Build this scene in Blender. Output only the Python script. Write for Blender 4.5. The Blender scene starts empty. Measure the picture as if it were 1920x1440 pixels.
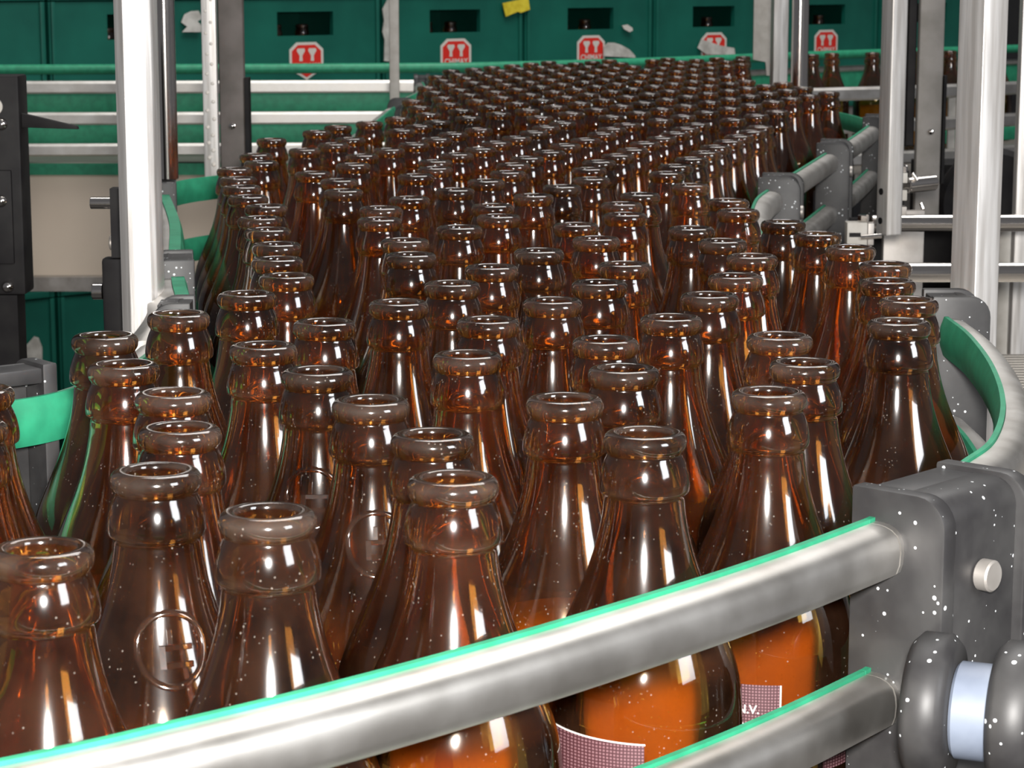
import bpy, bmesh, math, random
from mathutils import Vector, Matrix
S = bpy.context.scene
COL = S.collection
# ---------------------------------------------------------------- camera, world, lights
BZ = 1.0                                  # height of the conveyor belt surface
CZ = BZ + .178 + .1434                    # height of the lens
PITCH = math.atan(774 / 4400)
cam_d = bpy.data.cameras.new('camera'); cam = bpy.data.objects.new('camera', cam_d); COL.objects.link(cam)
cam.location = (0, 0, CZ); cam.rotation_euler = (math.pi / 2 - PITCH, 0, 0)
cam_d.sensor_width = 36; cam_d.lens = 36 * 4400 / 1920; cam_d.clip_start = .02; cam_d.clip_end = 60
cam_d.dof.use_dof = True; cam_d.dof.focus_distance = .95; cam_d.dof.aperture_fstop = 70
S.camera = cam
S.view_settings.view_transform = 'Standard'; S.view_settings.look = 'None'
S.view_settings.gamma = 1; S.view_settings.use_curve_mapping = False
S.view_settings.exposure = 0.0
w = bpy.data.worlds.new('hall'); S.world = w; w.use_nodes = True
w.node_tree.nodes['Background'].inputs[0].default_value = (.80, .80, .85, 1)
w.node_tree.nodes['Background'].inputs[1].default_value = .13
cy = S.cycles
cy.max_bounces = 14; cy.transmission_bounces = 14; cy.glossy_bounces = 5; cy.diffuse_bounces = 2; cy.transparent_max_bounces = 24
cy.caustics_reflective = False; cy.caustics_refractive = True
cy.sample_clamp_indirect = 4.0; cy.sample_clamp_direct = 0; cy.blur_glossy = .5
cy.use_denoising = True; cy.adaptive_threshold = .015

def light(name, kind, loc, energy, color=(1, 1, 1), target=None, **kw):
    d = bpy.data.lights.new(name, kind); d.energy = energy; d.color = color
    for k, v in kw.items(): setattr(d, k, v)
    o = bpy.data.objects.new(name, d); COL.objects.link(o); o.location = loc
    if target is not None:
        o.rotation_euler = (Vector(target) - Vector(loc)).to_track_quat('-Z', 'Y').to_euler()
    return o
# the flash of the camera, just above the lens
light('camera_flash', 'SPOT', (.012, .0, CZ + .045), 98, (1, .97, .93), target=(0.02, 1.5, BZ + .1), spot_size=math.radians(75), spot_blend=.6, shadow_soft_size=.034)
# daylight: a window to the right behind the photographer, and roof lights over the hall
light('window_daylight', 'AREA', (3.0, -1.3, CZ + 1.25), 90, (.95, .97, 1), target=(0, 1.2, BZ), shape='RECTANGLE', size=1.25, size_y=1.5)
light('roof_light', 'AREA', (.6, 3.2, 4.6), 135, (1, .98, .95), target=(.3, 3.0, 0), shape='RECTANGLE', size=2.2, size_y=3.0)

# ---------------------------------------------------------------- materials
def mat(name, base, rough=.5, metal=0, **kw):
    m = bpy.data.materials.new(name); m.use_nodes = True
    b = m.node_tree.nodes['Principled BSDF']
    b.inputs['Base Color'].default_value = (*base, 1); b.inputs['Roughness'].default_value = rough; b.inputs['Metallic'].default_value = metal
    for k, v in kw.items(): b.inputs[k].default_value = v
    return m
def nd(m, t, **kw):
    n = m.node_tree.nodes.new(t)
    for k, v in kw.items():
        if k in n.inputs: n.inputs[k].default_value = v
        else: setattr(n, k, v)
    return n
def lk(m, a, b): m.node_tree.links.new(a, b)
def ramp(m, fac, stops):
    r = nd(m, 'ShaderNodeValToRGB'); cr = r.color_ramp
    while len(cr.elements) < len(stops): cr.elements.new(.5)
    for e, (p, c) in zip(cr.elements, stops): e.position = p; e.color = (*c, 1) if len(c) == 3 else c
    lk(m, fac, r.inputs[0]); return r
def vary(m, c1, c2, scale, stretch=(1, 1, 1), lo=.35, hi=.65, detail=4, bump=0, dist=.001, coord='Object', rough=None):
    """object-space noise between two colours, optional bump and roughness variation"""
    b = m.node_tree.nodes['Principled BSDF']
    tc = nd(m, 'ShaderNodeTexCoord'); mp = nd(m, 'ShaderNodeMapping'); mp.inputs['Scale'].default_value = stretch
    lk(m, tc.outputs[coord], mp.inputs[0])
    n = nd(m, 'ShaderNodeTexNoise', Scale=scale, Detail=detail); lk(m, mp.outputs[0], n.inputs['Vector'])
    r = ramp(m, n.outputs['Fac'], [(lo, c1), (hi, c2)]); lk(m, r.outputs[0], b.inputs['Base Color'])
    if rough:
        mr = nd(m, 'ShaderNodeMapRange'); mr.inputs['To Min'].default_value = rough[0]; mr.inputs['To Max'].default_value = rough[1]
        lk(m, n.outputs['Fac'], mr.inputs[0]); lk(m, mr.outputs[0], b.inputs['Roughness'])
    if bump:
        bp = nd(m, 'ShaderNodeBump', Strength=bump, Distance=dist); lk(m, n.outputs['Fac'], bp.inputs['Height']); lk(m, bp.outputs[0], b.inputs['Normal'])
    return m

M = {}
M['steel'] = vary(mat('brushed_steel', (.6, .58, .55), .34, 1), (.58, .555, .52), (.68, .66, .63), 45, (1, 1, 1), detail=6, rough=(.36, .50))
M['post_steel'] = vary(mat('post_steel', (.6, .6, .6), .42, .65), (.60, .57, .54), (.84, .82, .80), 260, (1, 1, .05), detail=5, bump=.25, dist=.0006, rough=(.3, .5))
M['dull_steel'] = vary(mat('dull_steel', (.4, .38, .36), .5, .7), (.36, .33, .30), (.50, .47, .44), 40, rough=(.4, .6))
M['dark_steel'] = vary(mat('dark_steel', (.1, .1, .1), .6, .2), (.10, .088, .078), (.15, .13, .12), 40)
M['grey_steel'] = vary(mat('grey_steel', (.1, .1, .1), .6, .2), (.21, .195, .175), (.28, .26, .24), 40)
M['chrome'] = mat('polished_steel', (.80, .76, .72), .12, 1)
M['green'] = vary(mat('green_guide_plastic', (.012, .42, .21), .5), (.022, .255, .135), (.030, .33, .175), 90)
M['black'] = vary(mat('black_plastic', (.02, .02, .02), .6), (.005, .004, .005), (.012, .011, .011), 50)
M['black'].node_tree.nodes['Principled BSDF'].inputs['Specular IOR Level'].default_value = .2
M['beige'] = vary(mat('beige_side_panel', (.45, .38, .31), .5), (.80, .66, .52), (.92, .78, .63), 3)
M['belt'] = mat('steel_chain', (.3, .28, .26), .45, .8)
M['crate'] = vary(mat('green_crate_plastic', (.005, .12, .085), .45), (.004, .10, .072), (.008, .15, .105), 6)
M['crate_inside'] = mat('crate_inside', (.004, .05, .036), .6)
M['white'] = mat('sticker_white', (.72, .68, .62), .5)
M['red'] = mat('sticker_red', (.75, .03, .02), .45)
M['paper'] = vary(mat('torn_paper', (.55, .52, .47), .8), (.45, .43, .39), (.70, .68, .63), 40)
M['yellow'] = vary(mat('yellow_paper', (.80, .62, .02), .7), (.66, .50, .02), (.85, .70, .05), 60)
M['concrete'] = vary(mat('concrete', (.12, .11, .10), .85), (.08, .075, .07), (.16, .15, .14), 5)
M['wall'] = vary(mat('hall_wall', (.05, .05, .05), .8), (.03, .03, .035), (.07, .07, .07), 2)
M['nylon'] = vary(mat('blue_white_nylon', (.3, .34, .42), .45), (.10, .12, .17), (.19, .22, .28), 30)
M['white_bar'] = vary(mat('pale_bar', (.52, .49, .44), .5), (.48, .45, .40), (.57, .54, .49), 80)

# grey bracket plastic with dried droplets
m = vary(mat('grey_bracket_plastic', (.10, .10, .105), .48), (.022, .021, .022), (.045, .044, .044), 45, bump=.1)
b = m.node_tree.nodes['Principled BSDF']
tc = nd(m, 'ShaderNodeTexCoord'); v = nd(m, 'ShaderNodeTexVoronoi', Scale=260.0); lk(m, tc.outputs['Object'], v.inputs['Vector'])
n2 = nd(m, 'ShaderNodeTexNoise', Scale=90.0, Detail=2.0); lk(m, tc.outputs['Object'], n2.inputs['Vector'])
sm = nd(m, 'ShaderNodeMath', operation='ADD'); lk(m, v.outputs['Distance'], sm.inputs[0])
mm = nd(m, 'ShaderNodeMath', operation='MULTIPLY'); lk(m, n2.outputs['Fac'], mm.inputs[0]); mm.inputs[1].default_value = -.8; lk(m, mm.outputs[0], sm.inputs[1])
ao = nd(m, 'ShaderNodeMath', operation='ADD'); lk(m, sm.outputs[0], ao.inputs[0]); ao.inputs[1].default_value = .345
r = ramp(m, ao.outputs[0], [(0, (1, 1, 1)), (.03, (0, 0, 0))])
old = b.inputs['Base Color'].links[0].from_socket
mx = nd(m, 'ShaderNodeMix', data_type='RGBA'); lk(m, r.outputs[0], mx.inputs['Factor']); lk(m, old, mx.inputs['A']); mx.inputs['B'].default_value = (.75, .78, .80, 1)
lk(m, mx.outputs['Result'], b.inputs['Base Color'])
M['bracket'] = m

# thin printed paper lets some light through
m = bpy.data.materials.new('thin_paper'); m.use_nodes = True; nt = m.node_tree; nt.nodes.remove(nt.nodes['Principled BSDF'])
d1 = nd(m, 'ShaderNodeBsdfDiffuse', Color=(.85, .80, .72, 1)); d2 = nd(m, 'ShaderNodeBsdfTranslucent', Color=(.85, .80, .72, 1)); mx = nd(m, 'ShaderNodeMixShader'); mx.inputs[0].default_value = .5
lk(m, d1.outputs[0], mx.inputs[1]); lk(m, d2.outputs[0], mx.inputs[2]); lk(m, mx.outputs[0], nt.nodes['Material Output'].inputs[0])
M['thin_paper'] = m

# brown bottle glass: tinted refractive glass under a thin film of dust and dried spots
def glass(name, tint, haze, dust):
    m = bpy.data.materials.new(name); m.use_nodes = True
    nt = m.node_tree; nt.nodes.remove(nt.nodes['Principled BSDF']); out = nt.nodes['Material Output']
    g = nd(m, 'ShaderNodeBsdfPrincipled'); g.inputs['Transmission Weight'].default_value = 1; g.inputs['Roughness'].default_value = .035; g.inputs['IOR'].default_value = 1.52; g.inputs['Coat Weight'].default_value = .7; g.inputs['Coat Roughness'].default_value = .13
    oi = nd(m, 'ShaderNodeObjectInfo')
    tr = ramp(m, oi.outputs['Random'], [(0, tuple(c * .42 for c in tint)), (.4, tuple(c * .8 for c in tint)), (1, tint)])
    lk(m, tr.outputs[0], g.inputs['Base Color'])
    # thin parallel body wall: passes light straight through, tinted, with a fresnel reflection
    tp = nd(m, 'ShaderNodeBsdfTransparent', Color=(.95, .76, .32, 1)); gl = nd(m, 'ShaderNodeBsdfGlossy', Roughness=.04); fr = nd(m, 'ShaderNodeFresnel', IOR=1.5)
    tw = nd(m, 'ShaderNodeMixShader'); lk(m, fr.outputs[0], tw.inputs[0]); lk(m, tp.outputs[0], tw.inputs[1]); lk(m, gl.outputs[0], tw.inputs[2])
    bo = nd(m, 'ShaderNodeAttribute', attribute_name='body'); gb = nd(m, 'ShaderNodeMixShader'); lk(m, bo.outputs['Fac'], gb.inputs[0]); lk(m, g.outputs[0], gb.inputs[1]); lk(m, tw.outputs[0], gb.inputs[2])
    g = gb
    d = nd(m, 'ShaderNodeBsdfDiffuse', Color=(*haze, 1))
    d2 = nd(m, 'ShaderNodeBsdfDiffuse', Color=(.50, .44, .38, 1))
    tc = nd(m, 'ShaderNodeTexCoord')
    av = nd(m, 'ShaderNodeVectorMath', operation='ADD'); lk(m, tc.outputs['Object'], av.inputs[0]); lk(m, oi.outputs['Location'], av.inputs[1])
    n = nd(m, 'ShaderNodeTexNoise', Scale=55.0, Detail=6.0); lk(m, av.outputs[0], n.inputs['Vector'])
    hz = nd(m, 'ShaderNodeMapRange'); hz.inputs['From Min'].default_value = .3; hz.inputs['From Max'].default_value = .75; hz.inputs['To Min'].default_value = .012; hz.inputs['To Max'].default_value = .095
    lk(m, n.outputs['Fac'], hz.inputs[0])
    m1 = nd(m, 'ShaderNodeMixShader'); lk(m, hz.outputs[0], m1.inputs[0]); lk(m, g.outputs[0], m1.inputs[1]); lk(m, d.outputs[0], m1.inputs[2])
    # dried specks
    v = nd(m, 'ShaderNodeTexVoronoi', Scale=520.0); lk(m, av.outputs[0], v.inputs['Vector'])
    sp = ramp(m, v.outputs['Distance'], [(.10, (dust, dust, dust)), (.20, (0, 0, 0))])
    n3 = nd(m, 'ShaderNodeTexNoise', Scale=120.0, Detail=2.0); lk(m, av.outputs[0], n3.inputs['Vector'])
    n3r = ramp(m, n3.outputs['Fac'], [(.52, (0, 0, 0)), (.62, (1, 1, 1))])
    mu = nd(m, 'ShaderNodeMath', operation='MULTIPLY'); lk(m, sp.outputs[0], mu.inputs[0]); lk(m, n3r.outputs[0], mu.inputs[1])
    # scuffed lip and collar edges
    at = nd(m, 'ShaderNodeAttribute', attribute_name='scuff')
    n4 = nd(m, 'ShaderNodeMath', operation='MULTIPLY'); lk(m, at.outputs['Fac'], n4.inputs[0])
    sr = nd(m, 'ShaderNodeMapRange'); sr.inputs['From Min'].default_value = .38; sr.inputs['From Max'].default_value = .68; sr.inputs['To Min'].default_value = .008; sr.inputs['To Max'].default_value = .065; lk(m, n.outputs['Fac'], sr.inputs[0]); lk(m, sr.outputs[0], n4.inputs[1])
    ad = nd(m, 'ShaderNodeMath', operation='ADD'); lk(m, mu.outputs[0], ad.inputs[0]); lk(m, n4.outputs[0], ad.inputs[1]); ad.use_clamp = True
    m2 = nd(m, 'ShaderNodeMixShader'); lk(m, ad.outputs[0], m2.inputs[0]); lk(m, m1.outputs[0], m2.inputs[1]); lk(m, d2.outputs[0], m2.inputs[2])
    lk(m, m2.outputs[0], out.inputs[0])
    return m
M['glass'] = glass('amber_glass', (.76, .30, .045), (.16, .068, .036), .22)

# ---------------------------------------------------------------- mesh helpers
def newmesh(name, V, F, smooth=False, angle=40, bevel=0, seg=2):
    me = bpy.data.meshes.new(name)
    bm = bmesh.new()
    vs = [bm.verts.new(v) for v in V]
    for f in F:
        try: bm.faces.new([vs[i] for i in f])
        except ValueError: pass
    bmesh.ops.recalc_face_normals(bm, faces=bm.faces)
    if bevel:
        es = [e for e in bm.edges if len(e.link_faces) == 2 and e.calc_face_angle(0) > .6]
        bmesh.ops.bevel(bm, geom=es, offset=bevel, segments=seg, profile=.6, affect='EDGES', clamp_overlap=True)
    bm.to_mesh(me); bm.free()
    if smooth or bevel:
        me.shade_smooth(); me.set_sharp_from_angle(angle=math.radians(angle))
    return me
def link(name, me, m, parent=None):
    o = bpy.data.objects.new(name, me); COL.objects.link(o)
    if m: me.materials.append(M[m])
    o.parent = parent
    return o
def empty(name, loc=(0, 0, 0), rz=0):
    o = bpy.data.objects.new(name, None); COL.objects.link(o); o.location = loc; o.rotation_euler = (0, 0, rz); o.empty_display_size = .02
    return o
def tag(o, label, cat, group=None, kind=None):
    o['label'] = label; o['category'] = cat
    if group: o['group'] = group
    if kind: o['kind'] = kind
    return o
class MB:
    """collects several shapes of one part into one mesh"""
    def __init__(s): s.V = []; s.F = []
    def add(s, V, F):
        k = len(s.V); s.V += [tuple(v) for v in V]; s.F += [[i + k for i in f] for f in F]; return s
    def box(s, x0, x1, y0, y1, z0, z1, R=None):
        V = [Vector((x, y, z)) for x in (x0, x1) for y in (y0, y1) for z in (z0, z1)]
        if R is not None: V = [R @ v for v in V]
        return s.add(V, [(0, 1, 3, 2), (4, 6, 7, 5), (0, 4, 5, 1), (2, 3, 7, 6), (0, 2, 6, 4), (1, 5, 7, 3)])
    def prism(s, prof, z0, z1, R=None):
        n = len(prof); V = [Vector((x, y, z0)) for x, y in prof] + [Vector((x, y, z1)) for x, y in prof]
        if R is not None: V = [R @ v for v in V]
        return s.add(V, [list(range(n)), list(range(n, 2 * n))] + [(i, (i + 1) % n, n + (i + 1) % n, n + i) for i in range(n)])
    def lathe(s, prof, seg=32, R=None, closed=False):
        V = []; F = []; n = len(prof)
        for r, z in prof:
            for k in range(seg):
                a = 2 * math.pi * k / seg; V.append(Vector((r * math.cos(a), r * math.sin(a), z)))
        for i in range(n if closed else n - 1):
            j = (i + 1) % n
            for k in range(seg): F.append((i * seg + k, i * seg + (k + 1) % seg, j * seg + (k + 1) % seg, j * seg + k))
        if not closed:
            F.append(list(range(seg))); F.append(list(range((n - 1) * seg, n * seg)))
        if R is not None: V = [R @ v for v in V]
        return s.add(V, F)
    def tube(s, p0, p1, r, seg=24, cham=.0):
        p0 = Vector(p0); p1 = Vector(p1); d = p1 - p0; L = d.length
        R = Matrix.Translation(p0) @ d.to_track_quat('Z', 'Y').to_matrix().to_4x4()
        c = min(cham or r * .12, L * .3)
        return s.lathe([(r - c, 0), (r, c), (r, L - c), (r - c, L)], seg, R)
    def build(s, name, m, parent=None, **kw): return link(name, newmesh(name, s.V, s.F, **kw), m, parent)
def crom(P, n=8):
    """smooth open curve through points"""
    P = [Vector(p) for p in P]; Q = [2 * P[0] - P[1]] + P + [2 * P[-1] - P[-2]]; out = []
    for i in range(1, len(Q) - 2):
        for k in range(n):
            t = k / n; a, b, c, d = Q[i - 1:i + 3]
            out.append(.5 * (2 * b + (c - a) * t + (2 * a - 5 * b + 4 * c - d) * t * t + (3 * b - a - 3 * c + d) * t ** 3))
    return out + [P[-1]]
def sweep(path, prof, side=1, mb=None):
    """closed profile (outward distance, height) along a plan path; side=1 puts outward on the right of travel"""
    mb = mb or MB(); n = len(prof); V = []; F = []
    for i, p in enumerate(path):
        a = path[max(i - 1, 0)]; b = path[min(i + 1, len(path) - 1)]; t = (b - a).normalized(); nx, ny = t.y * side, -t.x * side
        for u, z in prof: V.append((p.x + nx * u, p.y + ny * u, z))
    for i in range(len(path) - 1):
        for k in range(n): F.append((i * n + k, i * n + (k + 1) % n, (i + 1) * n + (k + 1) % n, (i + 1) * n + k))
    F.append(list(range(n))); F.append(list(range((len(path) - 1) * n, len(path) * n)))
    return mb.add(V, F)
def num(n):
    ones = 'zero one two three four five six seven eight nine ten eleven twelve thirteen fourteen fifteen sixteen seventeen eighteen nineteen'.split()
    tens = 'x x twenty thirty forty fifty sixty seventy eighty ninety'.split()
    return ones[n] if n < 20 else tens[n // 10] + ('-' + ones[n % 10] if n % 10 else '')
def view_pct(x, y, z):
    s, c = math.sin(PITCH), math.cos(PITCH); dz = z - CZ
    f = y * c - dz * s; up = y * s + dz * c
    return (960 + 4400 * x / f) / 19.2, (720 - 4400 * up / f) / 14.4
# ---------------------------------------------------------------- the hall
def slab(name, x0, x1, y0, y1, z0, z1, m):
    return tag(MB().box(x0, x1, y0, y1, z0, z1).build(name, m), name.replace('_', ' ') + ' of the bottling hall', name.split('_')[0], kind='structure')
slab('floor', -6, 8, -3, 11, -.06, 0, 'concrete')
slab('wall_back', -6, 8, 10.9, 11, 0, 5, 'wall')

# ---------------------------------------------------------------- conveyor beds
def belt_mesh(poly, z0, z1): return MB().prism(poly, z0, z1)
m = M['belt']
b = m.node_tree.nodes['Principled BSDF']; tc = nd(m, 'ShaderNodeTexCoord')
wv = nd(m, 'ShaderNodeTexWave', wave_type='BANDS', bands_direction='Y', Scale=26.0, Distortion=.3); lk(m, tc.outputs['Object'], wv.inputs['Vector'])
r = ramp(m, wv.outputs['Fac'], [(.05, (.02, .02, .018)), (.25, (.36, .33, .29)), (.9, (.46, .43, .39))]); lk(m, r.outputs[0], b.inputs['Base Color'])
bp = nd(m, 'ShaderNodeBump', Strength=.6, Distance=.002); lk(m, wv.outputs['Fac'], bp.inputs['Height']); lk(m, bp.outputs[0], b.inputs['Normal'])

def conveyor(name, poly, label, cat, legs, side_m='dull_steel', depth=.10, base=0.0):
    e = empty(name, (0, 0, 0))
    tag(e, label, cat)
    belt_mesh(poly, BZ - .02, BZ).build('chain_belt', 'belt', e)
    cx = sum(p[0] for p in poly) / len(poly); cyy = sum(p[1] for p in poly) / len(poly)
    q = [(cx + (x - cx) * .995, cyy + (y - cyy) * .995) for x, y in poly]
    MB().prism(q, BZ - depth, BZ - .0205).build('bed_frame', side_m, e)
    for x, y in legs: MB().box(x - .03, x + .03, y - .03, y + .03, .0, BZ - depth - .0005).build('leg', 'dull_steel', e)
    return e
conveyor('accumulation_conveyor', [(-.75, .42), (-.14, .50), (.005, .62), (.12, .75), (.19, .87), (.225, 1.0), (.237, 1.16), (.237, 1.25), (.20, 1.42), (.18, 1.6), (.20, 1.9), (.263, 2.15), (.38, 2.60), (.44, 2.88), (.43, 3.1), (.40, 3.3), (-.155, 3.3), (-.165, 2.7), (-.19, 2.42), (-.262, 2.14), (-.30, 2.03), (-.25, 1.73), (-.193, 1.38), (-.180, 1.2), (-.182, 1.06), (-.22, 1.0), (-.75, .75)],
         'steel slat conveyor carrying the dense crowd of brown bottles', 'conveyor', [(-.5, .6), (.12, 1.1), (-.1, 1.6), (.15, 2.6)])

# far conveyor running across in front of the crates
e = empty('cross_conveyor'); tag(e, 'far conveyor with beige side panel running across below the green crates', 'conveyor')
FRONT = [(-1.4, 3.97), (-.8, 3.98), (-.15, 4.02)]
MB().prism([(-1.4, 3.99), (-.15, 4.04), (-.15, 3.61), (.42, 3.61), (.48, 3.72), (1.0, 4.1), (1.9, 4.8), (1.9, 5.9), (1.3, 5.40), (.62, 4.95), (.27, 4.60), (-.2, 4.30), (-1.4, 4.22)], BZ - .02, BZ).build('chain_belt', 'belt', e)
MB().box(-1.38, -.16, 4.005, 4.03, CZ - .515, BZ - .021).build('side_panel', 'beige', e)
MB().box(-1.38, -.16, 3.985, 4.05, CZ - .540, CZ - .5155).build('lower_flange', 'dull_steel', e)
MB().box(-1.38, -.16, 3.992, 4.004, BZ - .020, BZ - .001).build('chain_guard', 'green', e)
for x in (-1.3, -.3): MB().box(x - .03, x + .03, 4.06, 4.12, 0, BZ - .0205).build('leg', 'dull_steel', e)
for x, y in ((.3, 4.3), (1.2, 5.0)): MB().box(x - .03, x + .03, y, y + .06, 0, BZ - .0205).build('leg', 'dull_steel', e)

# ---------------------------------------------------------------- guide rails
HA, HB, HC = .182, .2345, .287
def metal_prof(h, a=.0042, d=.0115, t=.0185):
    z1 = CZ - h; z0 = z1 - t; d = max(d, .0108)
    return [(a, z1), (a + .003, z1), (a + .0055, z1 - .0004), (a + .008, z1 - .0014), (a + .0102, z1 - .0032), (a + d - .0003, z1 - .006), (a + d, z1 - .009), (a + d - .0003, z0 + .0055), (a + .0102, z0 + .0026), (a + .008, z0 + .0010), (a + .0055, z0 + .0003), (a, z0)]
def strip_prof(h, t=.0185, sw=.004):
    z1 = CZ - h + .0012; z0 = z1 - t - .0024; k = t + .0024
    return [(sw, z1), (.0018, z1), (.0, z1 - k * .25), (-.0008, z1 - k * .5), (.0, z1 - k * .75), (.0018, z0), (sw, z0)]
def rail(name, pts, side, h, label, group=None, cat='guide rail', n=8, sw=.004):
    path = crom([(x, y, 0) for x, y in pts], n)
    e = empty(name, (0, 0, 0)); tag(e, label, cat, group)
    sweep(path, metal_prof(h, sw + .0002, .0115 if sw < .005 else .006 + sw), side).build('steel_channel', 'steel', e, smooth=True, angle=62)
    sweep(path, strip_prof(h, sw=sw), side).build('green_strip', 'green', e, smooth=True, angle=50)
    return e
A1 = [(-.33, .40), (-.22, .459), (-.12, .526), (-.083, .555), (-.045, .588), (0, .632), (.052, .688), (.085, .727), (.1165, .768)]
A2 = [(.1165, .768), (.142, .807), (.166, .861), (.186, .905), (.206, .982), (.2205, 1.077), (.228, 1.17), (.228, 1.235)]
A3 = [(.228, 1.24), (.212, 1.33), (.19, 1.415), (.177, 1.50), (.172, 1.60), (.177, 1.75), (.194, 1.888), (.214, 1.98)]
A4 = [(.2145, 1.985), (.254, 2.14), (.3165, 2.385)]
A5 = [(.318, 2.39), (.373, 2.605), (.425, 2.82)]
A6 = [(.426, 2.83), (.435, 2.90), (.428, 3.03), (.40, 3.2), (.35, 3.36)]
rail('guide_rail', A1, 1, HA, 'upper steel rail with thin green strip sweeping across the front bottles', 'upper guide rails')
rail('guide_rail', A2, 1, HA, 'upper steel rail bending round the bend beside the big square post', 'upper guide rails')
rail('guide_rail', A3, 1, HA, 'upper rail emerging behind the short dark bottle necks before the twin grey brackets', 'upper guide rails')
rail('guide_rail', A4, 1, HA, 'grey upper rail between the two tall bracket clamps beside the slanting bottles', 'upper guide rails')
rail('guide_rail', A5, 1, HA, 'upper rail past the farthest clamp, ending at the round green rail end', 'upper guide rails')
rail('guide_rail', A6, 1, HA, 'short green faced rail closing the bottle lane at its far bend', 'upper guide rails')
rail('guide_rail', A1, 1, HB, 'lower steel rail under the front one, orange bottle bodies above it', 'lower guide rails')
rail('guide_rail', A2, 1, HB, 'lower steel rail with worn green strip under the bend beside the knobs', 'lower guide rails')
rail('guide_rail', A3, 1, HB, 'lower rail almost hidden behind the bottles before the twin grey brackets', 'lower guide rails')
rail('guide_rail', A4, 1, HB, 'lower rail between the two tall clamps, seen through their gap', 'lower guide rails')
rail('guide_rail', A5, 1, HB, 'lower rail beneath the grey one past the farthest tall clamp', 'lower guide rails')
LI = [(-.172, 1.16), (-.178, 1.29), (-.192, 1.38), (-.213, 1.514), (-.241, 1.71), (-.275, 1.90), (-.296, 2.01)]
LI2 = [(-.296, 2.02), (-.283, 2.07), (-.262, 2.11), (-.235, 2.16)]
LF = [(-.34, .90), (-.26, .945), (-.212, .985), (-.193, 1.012), (-.181, 1.05), (-.173, 1.10), (-.172, 1.15)]
LB = [(-.205, 2.30), (-.185, 2.42), (-.168, 2.7), (-.158, 3.15)]
LB2 = [(-.158, 3.16), (-.150, 3.4), (-.135, 3.7), (-.15, 3.98)]
for h, nm, wd, g in ((HA, 'upper', 'pale green topped', 'upper guide rails'), (HB, 'lower', 'shadowed', 'lower guide rails')):
    rail('guide_rail', LI, -1, h, wd + ' ' + nm + ' rail running along the slanting bottles beside the bright white post', g, sw=.0095)
    rail('guide_rail', LI2, -1, h, nm + ' rail turning with its green face showing beside the round chrome pole', g)
    rail('guide_rail', LF, -1, h, nm + ' rail with vivid green face at the inner corner behind two front bottles', g)
rail('guide_rail', LB2, -1, HA, 'short green rail ending at the pale far rail above the crowd', 'upper guide rails')
rail('guide_rail', LB, -1, HA, 'rail hidden behind the farthest bottles under the small grey clamps', 'upper guide rails')

# rails of the far conveyor: steel channels towards us, green plates of the other side behind them
def bar(name, pts, h0, h1, th, m, side, label, cat, group, mb_prof=None, n=4):
    path = crom([(x, y, 0) for x, y in pts], n)
    prof = mb_prof or [(0, CZ - h0), (th * .7, CZ - h0), (th, CZ - h0 - .004), (th, CZ - h1 + .003), (th * .7, CZ - h1), (0, CZ - h1)]
    return tag(sweep(path, prof, side).build(name, m, None, smooth=True, angle=35), label, cat, group)
FW = ('topmost', 'middle', 'lowest')
for k, h in enumerate((HA, HB, HC)):
    bar('conveyor_rail', FRONT, h, h + .021, .014, 'steel', 1, FW[k] + ' pale steel rail along the near side of the far conveyor', 'guide rail', 'near side rails of the far conveyor')
REAR = [(-1.4, 4.19), (-.901, 4.21), (-.214, 4.28), (.0, 4.36), (.292, 4.58), (.626, 4.92), (1.18, 5.39), (1.6, 5.75)]
tubep = [(.009 * math.cos(a * math.pi / 8), CZ - .1725 + .009 * math.sin(a * math.pi / 8)) for a in range(16)]
bar('green_tube_rail', REAR, 0, 0, 0, 'green', 1, 'long round green guide rail in front of the stickers of the crates', 'guide rail', None, tubep)
bar('rear_rail', [(x, y + .02) for x, y in REAR], .197, .209, .010, 'steel', 1, 'thin pale steel rail below the round green tube behind far bottles', 'guide rail', None)
bar('green_plate', [(x, y + .02) for x, y in REAR[:4]], .210, .262, .006, 'green', 1, 'broad green plate between the topmost and middle pale rails', 'guide plate', None)
bar('green_plate', [(x, y + .02) for x, y in REAR[:4]], .266, .318, .006, 'green', 1, 'deeper green plate between the middle and lowest pale rails', 'guide plate', None)
bar('green_plate', [(x, y + .02) for x, y in REAR[3:]], .210, .262, .006, 'green', 1, 'green plate glimpsed between the upright bottles of the far conveyor', 'guide plate', None)
FR = [(.455, 3.73), (.70, 3.86), (.86, 3.98), (1.10, 4.2), (1.5, 4.55)]
for k, h in enumerate((HA, HB, HC)):
    bar('conveyor_rail', FR, h, h + .021, .014, 'steel', 1, FW[k] + ' pale rail of the far conveyor seen between the upright posts', 'guide rail', 'far rails between the posts')
bar('green_plate', [(x, y + .06) for x, y in FR[1:]], .262, .284, .006, 'green', 1, 'small green plate framed between pale rails beside the big square post', 'guide plate', None)
tag(MB().box(.716, .728, 3.868, 3.879, CZ - .31, CZ - .203).build('rail_support', 'white_bar'), 'short pale upright joining the far rails beside the big post', 'support')

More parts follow.
